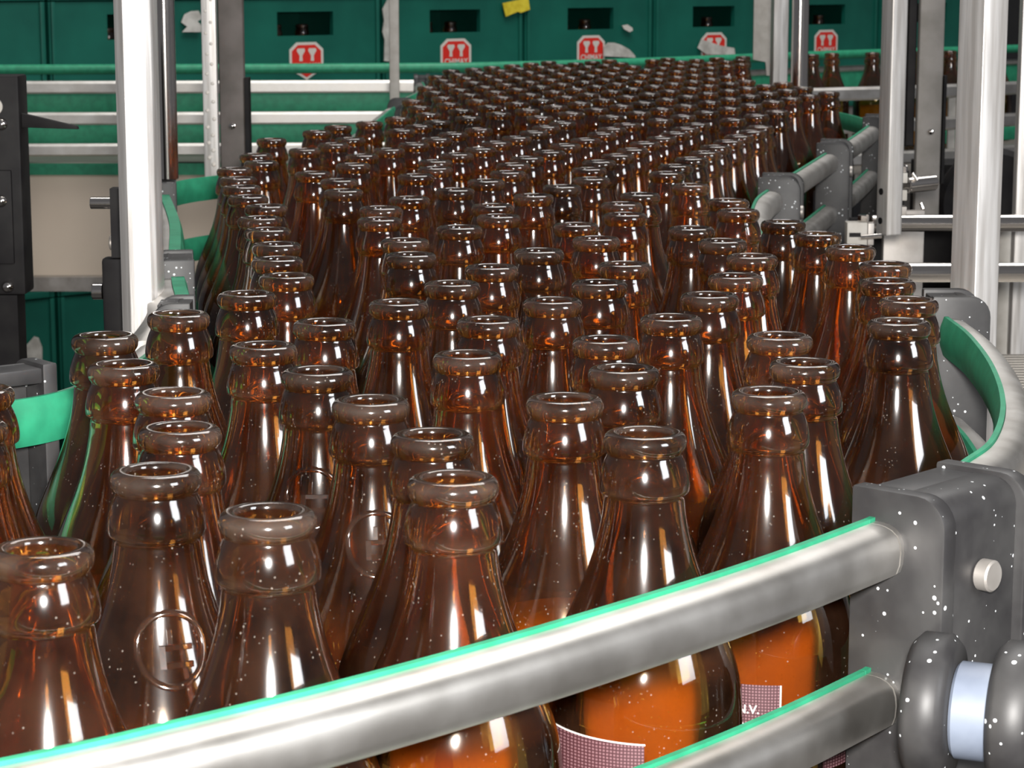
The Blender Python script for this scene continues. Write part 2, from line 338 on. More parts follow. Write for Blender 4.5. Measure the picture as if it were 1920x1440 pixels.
# ---------------------------------------------------------------- rail brackets
def rrect(x0, x1, z0, z1, r, corners='ne', n=6):
    P = []
    for cx, cz, a0, c in ((x1 - r, z1 - r, 0, 'ne'), (x0 + r, z1 - r, 90, 'nw'), (x0 + r, z0 + r, 180, 'sw'), (x1 - r, z0 + r, 270, 'se')):
        if c in corners:
            for k in range(n + 1):
                a = math.radians(a0 + 90 * k / n); P.append((cx + r * math.cos(a), cz + r * math.sin(a)))
        else: P.append({'ne': (x1, z1), 'nw': (x0, z1), 'sw': (x0, z0), 'se': (x1, z0)}[c])
    return P
def bracket(x, y, tx, ty, side, label, gap=.045, wid=.036, hb=.30, ht=.171, th=.007, off=-.004, cat='bracket', knob=True, group='grey plastic rail brackets'):
    """two cheek plates square to the rail, joined by a web; local x = outward, local y = along the rail"""
    t = Vector((tx, ty)).normalized(); n = Vector((t.y * side, -t.x * side))
    e = empty('rail_bracket', (x, y, 0)); tag(e, label, cat, group)
    R3 = Matrix(((n.x, t.x, 0, 0), (n.y, t.y, 0, 0), (0, 0, 1, 0), (0, 0, 0, 1)))
    XZ = Matrix(((1, 0, 0, 0), (0, 0, 1, 0), (0, 1, 0, 0), (0, 0, 0, 1)))
    z1 = CZ - ht; z0 = CZ - hb
    for s in (-1, 1):
        c = s * gap / 2
        mb = MB().prism(rrect(off, off + wid, z0, z1, .011), c - th / 2, c + th / 2, R3 @ XZ)
        mb.build('cheek_plate', 'bracket', e, bevel=.0012, angle=50)
    mb = MB().prism(rrect(off + .016, off + wid - .004, z0 + .004, z1 - .0015, .009), -gap / 2 + th / 2, gap / 2 - th / 2, R3 @ XZ)
    mb.box(off + .001, off + .018, -gap / 2 + th / 2, gap / 2 - th / 2, z1 - .0085, z1 - .0018, R3)
    mb.build('web', 'bracket', e, bevel=.0008, angle=50)
    mb = MB().tube(R3 @ Vector((off + wid - .004, 0, CZ - HA - .020)), R3 @ Vector((off + wid + .0015, 0, CZ - HA - .020)), .0055, 24)
    mb.build('end_cap', 'dull_steel', e, smooth=True)
    return e, R3
b1, R1 = bracket(.138, .795, .68, .74, 1, 'large grey splashed plastic bracket gripping both front rails beside the knobs', gap=.052, wid=.037, hb=.325, th=.0075)
bracket(.228, 1.255, .0, 1, 1, 'rounded dark grey bracket at the foot of the big square post', gap=.03, wid=.031, ht=.1705)
bracket(.2155, 2.0, .18, 1, 1, 'grey bracket beside the short dark bottle necks, nearest of three in line', gap=.05, wid=.036)
bracket(.318, 2.41, .2, 1, 1, 'tall grey bracket between the joined rails, middle one of three', gap=.06, wid=.034, hb=.28)
bracket(.428, 2.84, .2, 1, 1, 'grey bracket at the round green rail end, farthest of three', gap=.06, wid=.03)
bracket(-.199, 1.43, -.15, 1, -1, 'splashed dark grey bracket fixed to the bright white post', gap=.05, wid=.028)
bracket(-.174, 1.24, -.05, 1, -1, 'grey bracket bar just behind the mouth of a dark front bottle', gap=.03, wid=.021, ht=.172)
bracket(-.283, 1.95, -.15, 1, -1, 'small bracket with bright band under the round chrome pole', gap=.04, wid=.024, hb=.26)
bracket(-.215, 1.0, -.5, -.4, 1, 'dark translucent looking bracket standing on the vivid green rail', gap=.03, wid=.03, ht=.168)
bracket(-.142, 3.22, -.03, 1, -1, 'small grey clamp by the thin white post behind the bottle crowd', gap=.04, wid=.032, hb=.26)
bracket(-.120, 3.05, -.03, 1, -1, 'small grey clamp just in front of another by the thin white post', gap=.04, wid=.032, hb=.26, off=.0)
bracket(.345, 3.38, -.3, 1, 1, 'dark bracket at the foot of the round shiny pole', gap=.05, wid=.05, ht=.168, hb=.25, off=.01)
bracket(-.15, 3.93, 1, .05, 1, 'small dark bracket closing the end of the topmost far rail', gap=.02, wid=.022, ht=.168, hb=.215)

# clamp knobs and shaft on the near bracket (axis points outward)
e = empty('clamp_knob', (.1395, .739, CZ - .2375)); tag(e, 'two thick dark clamp discs with a bluish white collar on the near bracket', 'clamp')
KD = Vector((.93, -.37, 0)).normalized()
def ktube(u0, u1, r, ch=0): return MB().tube(KD * u0, KD * u1, r, 64, ch)
ktube(-.0085, .006, .0245, .003).build('disc', 'bracket', e, smooth=True, angle=50)
ktube(.0062, .0188, .0160, .001).build('collar', 'nylon', e, smooth=True)
ktube(.019, .034, .0245, .003).build('disc', 'bracket', e, smooth=True, angle=50)
ktube(.0342, .060, .0085, .001).build('shaft', 'chrome', e, smooth=True)
q = KD * .052; MB().tube((q.x, q.y, -(CZ - .2375)), (q.x, q.y, -.0087), .006, 24).build('rod', 'chrome', e, smooth=True)

# ---------------------------------------------------------------- posts and poles
def post(name, x, y, w_, d_, rz, ztop, zbot, m, label, cat='post', ch=.0015, parts=()):
    e = empty(name, (x, y, zbot), rz); tag(e, label, cat)
    MB().box(-w_ / 2, w_ / 2, -d_ / 2, d_ / 2, 0, ztop - zbot).build('upright', m, e, bevel=ch, angle=60)
    return e
TOP = 2.2
# bright post by the inner corner
e = empty('square_post', (-.214, 1.345, 0)); tag(e, 'bright white lit square steel post rising past the inner rail corner', 'post')
MB().prism([(-.0105, .010), (-.0110, -.004), (-.0050, -.0105), (.0070, -.0105), (.0105, -.0080), (.0118, -.0040), (.0118, .010)], 0, TOP).build('upright', 'post_steel', e, bevel=.0006, angle=25)
e = empty('round_pole', (-.2865, 1.955, 0)); tag(e, 'round shiny chrome pole standing on the small bracket', 'pole')
MB().tube((0, 0, CZ - .171), (0, 0, TOP), .0088, 32).build('upright', 'chrome', e, smooth=True)
e = empty('perforated_bar', (-.273, 2.14, CZ - .185)); tag(e, 'slim pale bar with a trail of water drops down its face', 'post')
MB().box(-.0065, .0065, -.006, .006, 0, TOP - CZ + .185).build('upright', 'post_steel', e, bevel=.0008)
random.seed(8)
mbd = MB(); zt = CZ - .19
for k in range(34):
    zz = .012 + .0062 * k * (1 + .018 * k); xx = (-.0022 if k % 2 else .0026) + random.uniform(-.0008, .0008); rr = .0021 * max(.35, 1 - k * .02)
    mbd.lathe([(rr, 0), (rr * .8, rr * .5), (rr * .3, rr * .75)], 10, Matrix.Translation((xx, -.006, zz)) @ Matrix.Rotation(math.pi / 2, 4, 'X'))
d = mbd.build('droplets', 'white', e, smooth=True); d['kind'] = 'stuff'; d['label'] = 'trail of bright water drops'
e = post('flat_post', -.2675, 2.26, .024, .012, .0, TOP, .6, 'dark_steel', 'dull grey flat post beside the slim drop covered bar')
MB().lathe([(.003, 0), (.003, .002), (.001, .003)], 16, Matrix.Translation((.0, -.006, CZ - .146 - .6)) @ Matrix.Rotation(math.pi / 2, 4, 'X')).build('bolt', 'chrome', e, smooth=True)
MB().box(.0125, .0165, -.008, .010, CZ - .19 - .6, CZ - .10 - .6).build('edge_strip', 'black', e)
post('thin_post', -.1655, 3.33, .0135, .0135, 0, TOP, .6, 'white_bar', 'thin pale post in front of the torn white paper on the crates')
e = empty('hanging_bar', (0, 0, 0)); tag(e, 'wide pale flat bar ending in a narrow tongue above the far bottles', 'bar')
MB().prism([(.393, TOP), (.393, CZ - .142), (.4135, CZ - .146), (.4155, CZ - .168), (.432, CZ - .168), (.4345, CZ - .146), (.4345, TOP)][::-1], 3.86, 3.868, Matrix(((1, 0, 0, 0), (0, 0, 1, 0), (0, 1, 0, 0), (0, 0, 0, 1)))).build('plate', 'white_bar', e, bevel=.0006)
e = empty('round_pole', (.408, 3.36, CZ - .176)); tag(e, 'round polished pole paired with a flat grey post above the far bend', 'pole')
MB().tube((0, 0, 0), (0, 0, TOP - CZ + .176), .0122, 32).build('upright', 'chrome', e, smooth=True)
post('flat_post', .380, 3.37, .022, .018, .15, TOP, CZ - .18, 'post_steel', 'flat grey post touching the round polished pole')
e = empty('square_post', (.311, 1.93, CZ - .2145), .42); tag(e, 'two toned steel post with its foot held by the small white clamp', 'post')
MB().box(-.0075, .0075, -.0085, .0085, 0, TOP - CZ + .2145).build('upright', 'post_steel', e, bevel=.0018, angle=60)
for zz in (.012, .036): MB().lathe([(.0028, 0), (.0028, .0006)], 16, Matrix.Translation((-.0076, .001, zz)) @ Matrix.Rotation(-math.pi / 2, 4, 'Y')).build('hole', 'black', e)
post('dark_strip', .357, 2.12, .008, .012, 0, TOP, CZ - .155, 'black', 'narrow dark strip between the two toned post and the wide flat post')
e = post('flat_post', .4275, 2.42, .0255, .012, .0, TOP, .5, 'grey_steel', 'wide dull flat post with one bolt behind the short silver tube')
MB().lathe([(.003, 0), (.003, .002), (.001, .003)], 16, Matrix.Translation((.002, -.006, CZ - .162 - .5)) @ Matrix.Rotation(math.pi / 2, 4, 'X')).build('bolt', 'chrome', e, smooth=True)
MB().box(.0135, .0165, -.008, .012, CZ - .215 - .5, CZ - .105 - .5).build('edge_strip', 'black', e)
e = empty('square_post', (.2565, 1.292, 0), .52); tag(e, 'big brushed square post, one face grey and one face glaring white', 'post')
MB().box(-.0085, .0085, -.0105, .0105, 0, TOP).build('upright', 'post_steel', e, bevel=.0008, angle=60)
post('flat_post', .463, 2.12, .018, .014, .0, TOP, .5, 'post_steel', 'dim grey post at the picture edge beyond the big square post')

# ---------------------------------------------------------------- cross tubes, clamps and machinery
def thing_tube(name, p0, p1, r, m, label, cat, part='tube'):
    return tag(MB().tube(p0, p1, r, 32).build(name, m, None, smooth=True), label, cat)
thing_tube('cross_tube', (.300, 1.955, CZ - .2075), (.80, 1.955, CZ - .2065), .0072, 'chrome', 'upper polished cross tube running behind the big square post', 'tube')
thing_tube('cross_tube', (.285, 1.70, CZ - .2165), (.80, 1.70, CZ - .2155), .0072, 'chrome', 'lower polished cross tube just above the dark rounded bracket', 'tube')
e = empty('rod_clamp', (.283, 1.905, CZ - .2105)); tag(e, 'small square white clamp block with dark slot at the foot of the two toned post', 'clamp')
MB().box(-.011, .0055, -.008, .008, -.0095, .0095).build('block', 'white_bar', e, bevel=.0008)
MB().box(.006, .011, -.007, .007, -.009, .009).build('back_block', 'dull_steel', e, bevel=.0008)
MB().box(-.0092, .0, -.0086, -.0079, -.0020, .0014).build('slot', 'black', e)
MB().lathe([(.0042, 0), (.0045, .001), (.0045, .005), (.0038, .006)], 6, Matrix.Translation((.003, 0, .0096))).build('bolt', 'chrome', e)
MB().tube((.0, -.0082, -.0025), (.017, -.0082, -.001), .0022, 16).build('pin', 'chrome', e, smooth=True)
e = empty('rod_clamp', (.328, 1.975, CZ - .170)); tag(e, 'stack of small silver blocks with a short thick tube beside the two toned post', 'clamp')
for z_, hh, nm in ((.0, .0085, 'block'), (-.0145, .009, 'block'), (-.029, .010, 'lower_block')): MB().box(-.006, .004, -.006, .006, z_ - hh / 2 - .001, z_ + hh / 2 - .001).build(nm, 'white_bar' if nm == 'block' else 'dull_steel', e, bevel=.0008)
MB().lathe([(.0036, 0), (.0038, .005), (.003, .006)], 6, Matrix.Translation((.001, 0, .0036))).build('bolt', 'chrome', e)
MB().tube((.004, .0, -.0075), (.030, .012, -.0060), .0068, 28).build('short_tube', 'chrome', e, smooth=True)
for p0, p1 in (((.008, -.004, .003), (.0125, -.005, -.003)), ((.016, -.004, -.022), (.018, -.005, -.027))): MB().tube(p0, p1, .0016, 14).build('pin', 'chrome', e, smooth=True)
# drum and plates of the machine behind the posts
e = empty('drive_unit', (.555, 2.62, 0)); tag(e, 'dark drive housing with round discs behind the polished cross tubes', 'machine')
YR = Matrix.Rotation(math.pi / 2, 4, 'X')
def disc(name, x, z, r, y0, y1, m, seg=48): MB().tube((x, y0, z), (x, y1, z), r, seg).build(name, m, e, smooth=True, angle=40)
disc('large_disc', -.02, CZ - .255, .062, -.02, .0, 'black')
disc('housing', .075, CZ - .265, .060, -.05, .03, 'dull_steel')
MB().tube((.11, -.09, CZ - .27), (.11, -.09, CZ - .205), .026, 40).build('motor', 'dull_steel', e, smooth=True)
MB().box(-.09, .20, .035, .12, CZ - .45, CZ - .215).build('dark_backing', 'black', e, bevel=.002)
MB().box(-.08, .19, .04, .11, .0, CZ - .4505).build('base', 'black', e)
e = empty('support_plates', (.36, 2.2, 0)); tag(e, 'grey upright plates and dark gaps under the lower cross tube', 'machine')
MB().box(-.01, .028, 0, .012, 0, CZ - .222).build('plate', 'dull_steel', e, bevel=.001)
MB().box(.085, .10, -.05, .01, 0, CZ - .225).build('plate', 'white_bar', e, bevel=.001)
MB().box(.104, .155, -.05, .01, 0, CZ - .235).build('side_plate', 'dull_steel', e, bevel=.001)
MB().box(-.04, .16, .012, .02, 0, CZ - .23).build('dark_backing', 'black', e)  # black sheet stands in for the shade in the gaps between the plates
# neighbouring slat chain beside the big post
e = empty('side_conveyor', (0, 0, 0)); tag(e, 'worn slat chain of the neighbouring lane beyond the dark rounded bracket', 'conveyor')
MB().prism([(.30, 1.05), (.30, 1.9), (.9, 1.9), (.9, 1.05)], BZ - .012, BZ + .012).build('chain_belt', 'belt', e)
MB().prism([(.305, 1.06), (.305, 1.89), (.89, 1.89), (.89, 1.06)], BZ - .11, BZ - .0125).build('bed_frame', 'dull_steel', e)
for x, y in ((.34, 1.12), (.8, 1.8)): MB().box(x - .02, x + .02, y - .02, y + .02, 0, BZ - .1105).build('leg', 'dull_steel', e)

# black machine plate with bolts and pointed arm
e = empty('machine_plate', (-.375, 1.62, 0)); tag(e, 'black machine plate with silver bolts and a pointed arm at the picture edge', 'machine')
MB().box(-.12, .0365, 0, .03, CZ - .222, CZ - .0705).build('plate', 'black', e, bevel=.002)
MB().box(-.12, .030, -.004, -.0002, CZ - .20, CZ - .135).build('cover', 'black', e, bevel=.001)
for x, h in ((.0245, .1035), (.0230, .156), (.0245, .218 - .002)):
    MB().lathe([(.0040, 0), (.0042, .002), (.0028, .0042), (.0008, .005)], 24, Matrix.Translation((x, -.0003 if h < .13 or h > .2 else -.0042, CZ - h)) @ YR).build('bolt', 'chrome', e, smooth=True)
MB().lathe([(.006, 0), (.006, .002)], 24, Matrix.Translation((.0195, -.0003, CZ - .0915)) @ YR).build('round_cap', 'white_bar', e)
XZ4 = Matrix(((1, 0, 0, 0), (0, 0, 1, 0), (0, 1, 0, 0), (0, 0, 0, 1)))
MB().prism([(.0368, CZ - .0965), (.0745, CZ - .1055), (.0755, CZ - .1075), (.0368, CZ - .1062)], .005, .012, XZ4).build('pointed_arm', 'black', e, bevel=.0005)
MB().box(-.12, .03, .002, .028, 0, CZ - .2225).build('stand', 'black', e)
# clamp behind the bright post
e = empty('post_clamp', (-.2405, 1.40, 0)); tag(e, 'black clamp arm with silver pins behind the bright white post', 'clamp')
MB().box(-.006, .016, 0, .014, CZ - .300, CZ - .170).build('arm', 'black', e, bevel=.002)
MB().tube((-.013, .006, CZ - .1905), (-.0062, .006, CZ - .1905), .0050, 20).build('pin', 'chrome', e, smooth=True)
MB().tube((-.0125, .006, CZ - .137), (.016, .006, CZ - .137), .0036, 20).build('pin', 'chrome', e, smooth=True)
MB().tube((-.0015, .006, CZ - .161), (.016, .006, CZ - .161), .0045, 20).build('pin', 'dull_steel', e, smooth=True)
MB().box(.0, .016, .001, .013, CZ - .1695, CZ - .128).build('back_bar', 'black', e)

# ---------------------------------------------------------------- crates
U = Vector((.759, .651)); NRM = Vector((.651, -.759)); S0 = Vector((-.2747, 5.039))
CW, CH, PI_ = .392, .281, .40
def crate_mesh_parts(e):
    """local x along the wall, local -y towards the viewer, z up"""
    hx0, hx1, hz0, hz1 = .128, .270, .207, .256
    mb = MB()
    mb.box(0, hx0, 0, .012, 0, CH).box(hx1, CW, 0, .012, 0, CH).box(hx0, hx1, 0, .012, 0, hz0).box(hx0, hx1, 0, .012, hz1, CH)
    mb.box(0, .006, .012, .29, 0, CH).box(CW - .006, CW, .012, .29, 0, CH).box(.006, CW - .006, .284, .29, 0, CH).box(.006, CW - .006, .012, .284, 0, .012)
    mb.build('shell', 'crate', e)
    mb = MB()
    for x in (.004, CW - .012): mb.box(x, x + .008, -.005, -.0002, 0, CH)
    mb.box(.012, CW - .012, -.004, -.0002, 0, .012)
    mb.build('corner_ribs', 'crate', e, bevel=.0012)
def sticker(e):
    cx = .200; w2 = .043
    full = [(cx - w2, .136), (cx - .02, .127), (cx, .116), (cx + .02, .127), (cx + w2, .136), (cx + w2, .179), (cx + .025, .1935), (cx - .025, .1935), (cx - w2, .179)]
    st = MB().prism(full, -.0008, -.0002, XZ4).build('sticker', 'white', e); st['label'] = 'red and white sticker'
    def ins(P, k): return [(cx + (x - cx) * k, .155 + (z - .155) * k) for x, z in P]
    MB().prism(ins(full, .86), -.0012, -.0009, XZ4).build('red_field', 'red', st)
    mb = MB()
    for s in (-1, 1):                     # two white flared columns
        x = cx + s * .0145
        mb.prism([(x - .0042, .155), (x + .0042, .155), (x + .0034, .166), (x + .0060, .170), (x + .0105, .176), (x + .0088, .181), (x - .0088, .181), (x - .0105, .176), (x - .0060, .170), (x - .0034, .166)], -.0016, -.0013, XZ4)
    mb.build('emblem', 'white', st)
    cu = bpy.data.curves.new('word', 'FONT'); cu.body = 'CHIMAY'; cu.align_x = 'CENTER'; cu.size = .0175; cu.extrude = .0001; cu.offset = .0003
    to = bpy.data.objects.new('word_curve', cu); COL.objects.link(to)
    me = bpy.data.meshes.new_from_object(to.evaluated_get(bpy.context.evaluated_depsgraph_get())); bpy.data.objects.remove(to)
    o = link('lettering', me, 'white', st)
    o.matrix_local = Matrix.Translation((cx, -.0014, .1385)) @ Matrix.Rotation(math.pi / 2, 4, 'X')
proto = empty('beer_crate'); crate_mesh_parts(proto); sticker(proto)
def copy_tree(o, parent=None):
    c = o.copy(); COL.objects.link(c); c.parent = parent
    for ch in list(o.children):
        if ch.name in COL.objects: copy_tree(ch, c)
    return c
BZC, PZ = .1325, .2835
first = True; crates = {}
for lay in (3, 4, 2, 1, 0):
    for i in range(-3, 5):
        if lay < 3 and i > -2: continue
        if first: c = proto; first = False
        else: c = copy_tree(proto)
        p = S0 + U * (PI_ * i); c.location = (p.x, p.y, BZC + PZ * lay); c.rotation_euler = (0, 0, math.atan2(U.y, U.x))
        crates[(i, lay)] = c
lab = {-3: 'green crate left of the dark seam, at the picture edge', -2: 'green crate behind the bright post, bearing a small pale paper scrap',
       -1: 'green crate beside the dull flat post, bottles showing in its grip hole', 0: 'green crate behind the thin pale post, with yellow tag and torn white strip',
       1: 'green crate whose sticker is half hidden by crumpled paper', 2: 'green crate with a white paper tongue beside its red sticker',
       3: 'green crate whose sticker shows between the polished pole and the two toned post', 4: 'green crate in the gap before the big square post'}
lab[-3] = 'green crate at the picture edge beyond the dark upright seam'
for (i, lay), c in crates.items():
    if lay == 3: tag(c, lab[i], 'crate', 'green crates of the top layer')
    elif lay == 4: tag(c, 'green crate added above the stickered row, mostly out of view, shading the crates below', 'crate', 'upper green crates')  # layer added above the view so the open crates below stay dark inside
    elif (i, lay) == (-3, 1): tag(c, 'dark green crate low under the beige panel with a torn white label', 'crate', 'lower green crates')
    elif (i, lay) == (-2, 1): tag(c, 'plain dark green crate low under the beige panel beside the bright post', 'crate', 'lower green crates')
    else: tag(c, 'shadowed green crate in the lower stack behind the beige conveyor side', 'crate', 'hidden lower green crates')
p = S0 + U * (PI_ * -3); e = empty('wooden_pallet', (p.x, p.y, 0), math.atan2(U.y, U.x)); tag(e, 'low pallet under the dark stack of green crates', 'pallet')
MB().box(0, .8, 0, .3, .10, .132).build('deck', 'dull_steel', e)
for x in (0, .36, .72): MB().box(x, x + .08, 0, .3, 0, .0995).build('block', 'dull_steel', e)
# a long steel table carries the top layer where no lower crates stand
e = empty('crate_table'); tag(e, 'steel table carrying the row of green crates behind the far conveyor', 'table')
pa = S0 + U * (PI_ * -1 + .0); RT = Matrix.Translation((pa.x, pa.y, 0)) @ Matrix.Rotation(math.atan2(U.y, U.x), 4, 'Z')
MB().box(.0, 2.42, 0, .3, .94, .9825, RT).build('top', 'dull_steel', e)
for x in (.06, 1.2, 2.3): MB().box(x, x + .05, .1, .15, 0, .9395, RT).build('leg', 'dull_steel', e)
# papers and tags on the crates (paper outlines in the crate's own front plane)
def on_crate(key, name, poly, m, label, th=.0012):
    o = MB().prism(poly, -.0075 - th, -.0062, XZ4).build(name, m, crates[key]); o['label'] = label
on_crate((-2, 3), 'paper_scrap', [(0.2922, 0.2384), (0.3001, 0.254), (0.3165, 0.2601), (0.3329, 0.2609), (0.3413, 0.2461), (0.3298, 0.24), (0.3384, 0.2325), (0.338, 0.2188), (0.2941, 0.2195), (0.3057, 0.2298)], 'paper', 'small pale torn scrap')
on_crate((0, 3), 'torn_label', [(0.0229, 0.2826), (0.0072, 0.2782), (-0.0059, 0.2583), (-0.0019, 0.2336), (-0.0065, 0.2113), (-0.001, 0.1944), (-0.0029, 0.1506), (0.0257, 0.1477), (0.0336, 0.2106), (0.0358, 0.2825)], 'paper', 'torn white strip')
on_crate((0, 3), 'yellow_tag', [(0.3277, 0.2688), (0.4026, 0.2799), (0.4074, 0.254), (0.3806, 0.2472), (0.3713, 0.2497), (0.337, 0.2395)], 'yellow', 'bright yellow tag')
on_crate((1, 3), 'crumpled_paper', [(0.232, 0.1462), (0.2335, 0.1668), (0.2468, 0.1763), (0.2652, 0.1759), (0.2872, 0.1706), (0.3145, 0.159), (0.3317, 0.1451), (0.3335, 0.1401)], 'paper', 'crumpled white paper over the sticker')
on_crate((1, 3), 'paper_scrap', [(0.2901, 0.2145), (0.307, 0.2167), (0.3224, 0.2091), (0.3242, 0.203), (0.314, 0.1995), (0.297, 0.2059)], 'white', 'small white scrap')
on_crate((2, 3), 'paper_tongue', [(0.1383, 0.158), (0.1505, 0.178), (0.1704, 0.1738), (0.2124, 0.1628), (0.2621, 0.1555), (0.2661, 0.14), (0.1674, 0.1423)], 'paper', 'white paper tongue')
on_crate((-3, 1), 'torn_label', [(0.2469, 0.1592), (0.2541, 0.1945), (0.2846, 0.1913), (0.3053, 0.1943), (0.3261, 0.1974), (0.3417, 0.2114), (0.3497, 0.2085), (0.3571, 0.189), (0.3548, 0.1326), (0.2578, 0.1476)], 'paper', 'torn white label')
# bottles standing in the crates, their necks showing in the grip holes
BOT=[(-0.119,0.577),(-0.104,0.67),(-0.066,0.617),(-0.017,0.66),(-0.025,0.724),(-0.017,0.881),(-0.048,0.784),(0.018,0.788),(0.042,0.727),(0.041,0.849),(0.037,0.918),(0.067,0.978),(0.089,1.048),(0.107,1.115),(0.123,1.195),(0.114,1.264),(0.102,1.328),(0.138,1.428),(0.138,1.493),(0.158,1.362),(0.17,1.299),(0.179,1.234),(0.186,1.162),(0.177,1.097),(0.176,1.032),(0.161,0.966),(0.107,0.927),(0.109,0.862),(0.089,0.8),(0.018,1.03),(-0.01,0.971),(-0.028,1.088),(-0.01,1.151),(0.014,1.219),(0.041,1.091),(0.056,1.162),(0.046,1.276),(0.037,1.347),(-0.03,1.333),(-0.008,1.395),(-0.05,1.024),(-0.078,0.965),(-0.097,0.903),(-0.071,0.844),(-0.12,1.052),(-0.108,1.116),(-0.119,1.183),(-0.126,1.249),(-0.138,1.321),(-0.149,1.384),(-0.058,1.267),(-0.052,1.202),(-0.078,1.377),(-0.163,0.928),(-0.144,0.858),(-0.142,0.989),(-0.117,0.798),(-0.106,0.735),(-0.187,0.806),(-0.176,0.742),(-0.153,1.456),(-0.171,1.518),(-0.183,1.588),(-0.193,1.655),(-0.205,1.735),(-0.192,1.799),(-0.204,1.872),(-0.209,2.045),(-0.17,1.926),(-0.151,1.988),(-0.178,2.147),(-0.164,2.219),(-0.138,2.278),(-0.141,2.053),(-0.119,1.865),(-0.12,1.775),(-0.144,1.701),(-0.121,1.639),(-0.112,1.56),(-0.081,1.444),(-0.101,1.927),(-0.066,1.508),(-0.038,1.567),(-0.012,1.459),(-0.069,1.679),(-0.057,1.742),(-0.059,1.807),(-0.044,1.877),(-0.018,1.635),(-0.003,1.706),(0.001,1.776),(0.012,1.84),(0.03,1.902),(0.045,1.978),(0.014,1.526),(0.034,1.591),(0.057,1.734),(0.056,1.652),(-0.026,1.939),(-0.013,2.007),(0.004,2.069),(0.02,2.14),(0.032,2.211),(-0.083,1.99),(-0.065,2.052),(-0.053,2.12),(-0.031,2.18),(-0.102,2.165),(-0.088,2.228),(0.069,1.47),(0.068,1.405),(0.084,1.534),(0.122,1.601),(0.112,1.699),(0.123,1.763),(0.14,1.832),(0.156,1.896),(0.17,1.96),(0.186,2.022),(0.201,2.085),(0.219,2.146),(0.233,2.209),(0.067,1.803),(0.084,1.866),(0.099,1.928),(0.113,2.002),(0.131,2.064),(0.148,2.126),(0.162,2.19),(0.177,2.254),(0.081,2.12),(0.093,2.188),(0.11,2.251),(0.064,2.045),(0.049,2.274)]
FAR=[(-0.073,2.293),(0.146,2.317),(0.218,2.323),(-0.114,2.35),(-0.044,2.358),(0.028,2.365),(0.1,2.374),(0.173,2.381),(0.248,2.39),(-0.086,2.416),(-0.014,2.427),(0.061,2.433),(0.131,2.442),(0.202,2.448),(0.276,2.454),(-0.054,2.485),(0.016,2.489),(0.089,2.5),(0.159,2.505),(0.232,2.515),(-0.1,2.544),(-0.024,2.551),(0.047,2.556),(0.119,2.567),(0.189,2.572),(0.261,2.582),(-0.07,2.606),(0.005,2.615),(0.075,2.622),(0.147,2.629),(0.221,2.639),(0.293,2.645),(-0.112,2.667),(-0.04,2.676),(0.034,2.68),(0.104,2.69),(0.177,2.696),(0.25,2.706),(0.321,2.713),(-0.08,2.732),(-0.012,2.741),(0.063,2.749),(0.135,2.757),(0.205,2.764),(0.279,2.771),(0.35,2.78),(-0.051,2.801),(0.021,2.808),(0.091,2.814),(0.164,2.821),(0.234,2.831),(0.307,2.836),(0.382,2.847),(-0.094,2.859),(-0.021,2.867),(0.051,2.873),(0.122,2.882),(0.192,2.889),(0.266,2.898),(0.338,2.902),(-0.065,2.922),(0.006,2.933),(0.08,2.938),(0.15,2.947),(0.224,2.954),(0.294,2.961),(0.366,2.971),(-0.107,2.982),(-0.035,2.991),(0.036,2.999),(0.107,3.007),(0.181,3.013),(0.251,3.021),(0.325,3.028),(-0.08,3.049),(-0.008,3.056),(0.064,3.066),(0.136,3.074),(0.21,3.081),(0.284,3.087),(0.355,3.093),(-0.051,3.117),(0.023,3.123),(0.096,3.131),(0.167,3.14),(0.241,3.145),(0.312,3.152),(-0.093,3.173),(-0.019,3.183),(0.052,3.19),(0.126,3.199),(0.198,3.203),(0.27,3.21),(-0.063,3.242),(0.008,3.247),(0.081,3.256),(0.155,3.264),(0.228,3.27),(0.299,3.279),(-0.105,3.299),(-0.034,3.306),(0.04,3.314),(0.11,3.322),(0.183,3.329),(0.257,3.336),(-0.077,3.365),(-0.005,3.375),(0.069,3.381),(0.142,3.39),(0.212,3.395),(0.284,3.405),(-0.048,3.432),(0.025,3.44),(0.1,3.447),(0.171,3.454),(0.241,3.463),(-0.09,3.492),(-0.017,3.498),(0.057,3.505),(0.127,3.511),(0.2,3.521),(0.27,3.528),(-0.058,3.556),(0.011,3.564),(0.083,3.573),(0.157,3.58),(0.228,3.585),(0.301,3.593),(-0.031,3.621),(0.043,3.63),(0.116,3.638),(0.186,3.646),(0.259,3.652),(0.332,3.661),(0.0,3.688),(0.074,3.697),(0.146,3.705),(0.288,3.719),(0.361,3.728),(0.03,3.757),(0.101,3.763),(0.173,3.77),(0.247,3.778),(0.316,3.786),(0.059,3.822),(0.13,3.829),(0.274,3.842),(0.348,3.851),(0.16,3.896),(0.232,3.903),(0.305,3.911),(0.378,3.918),(0.261,3.97),(0.334,3.977)]
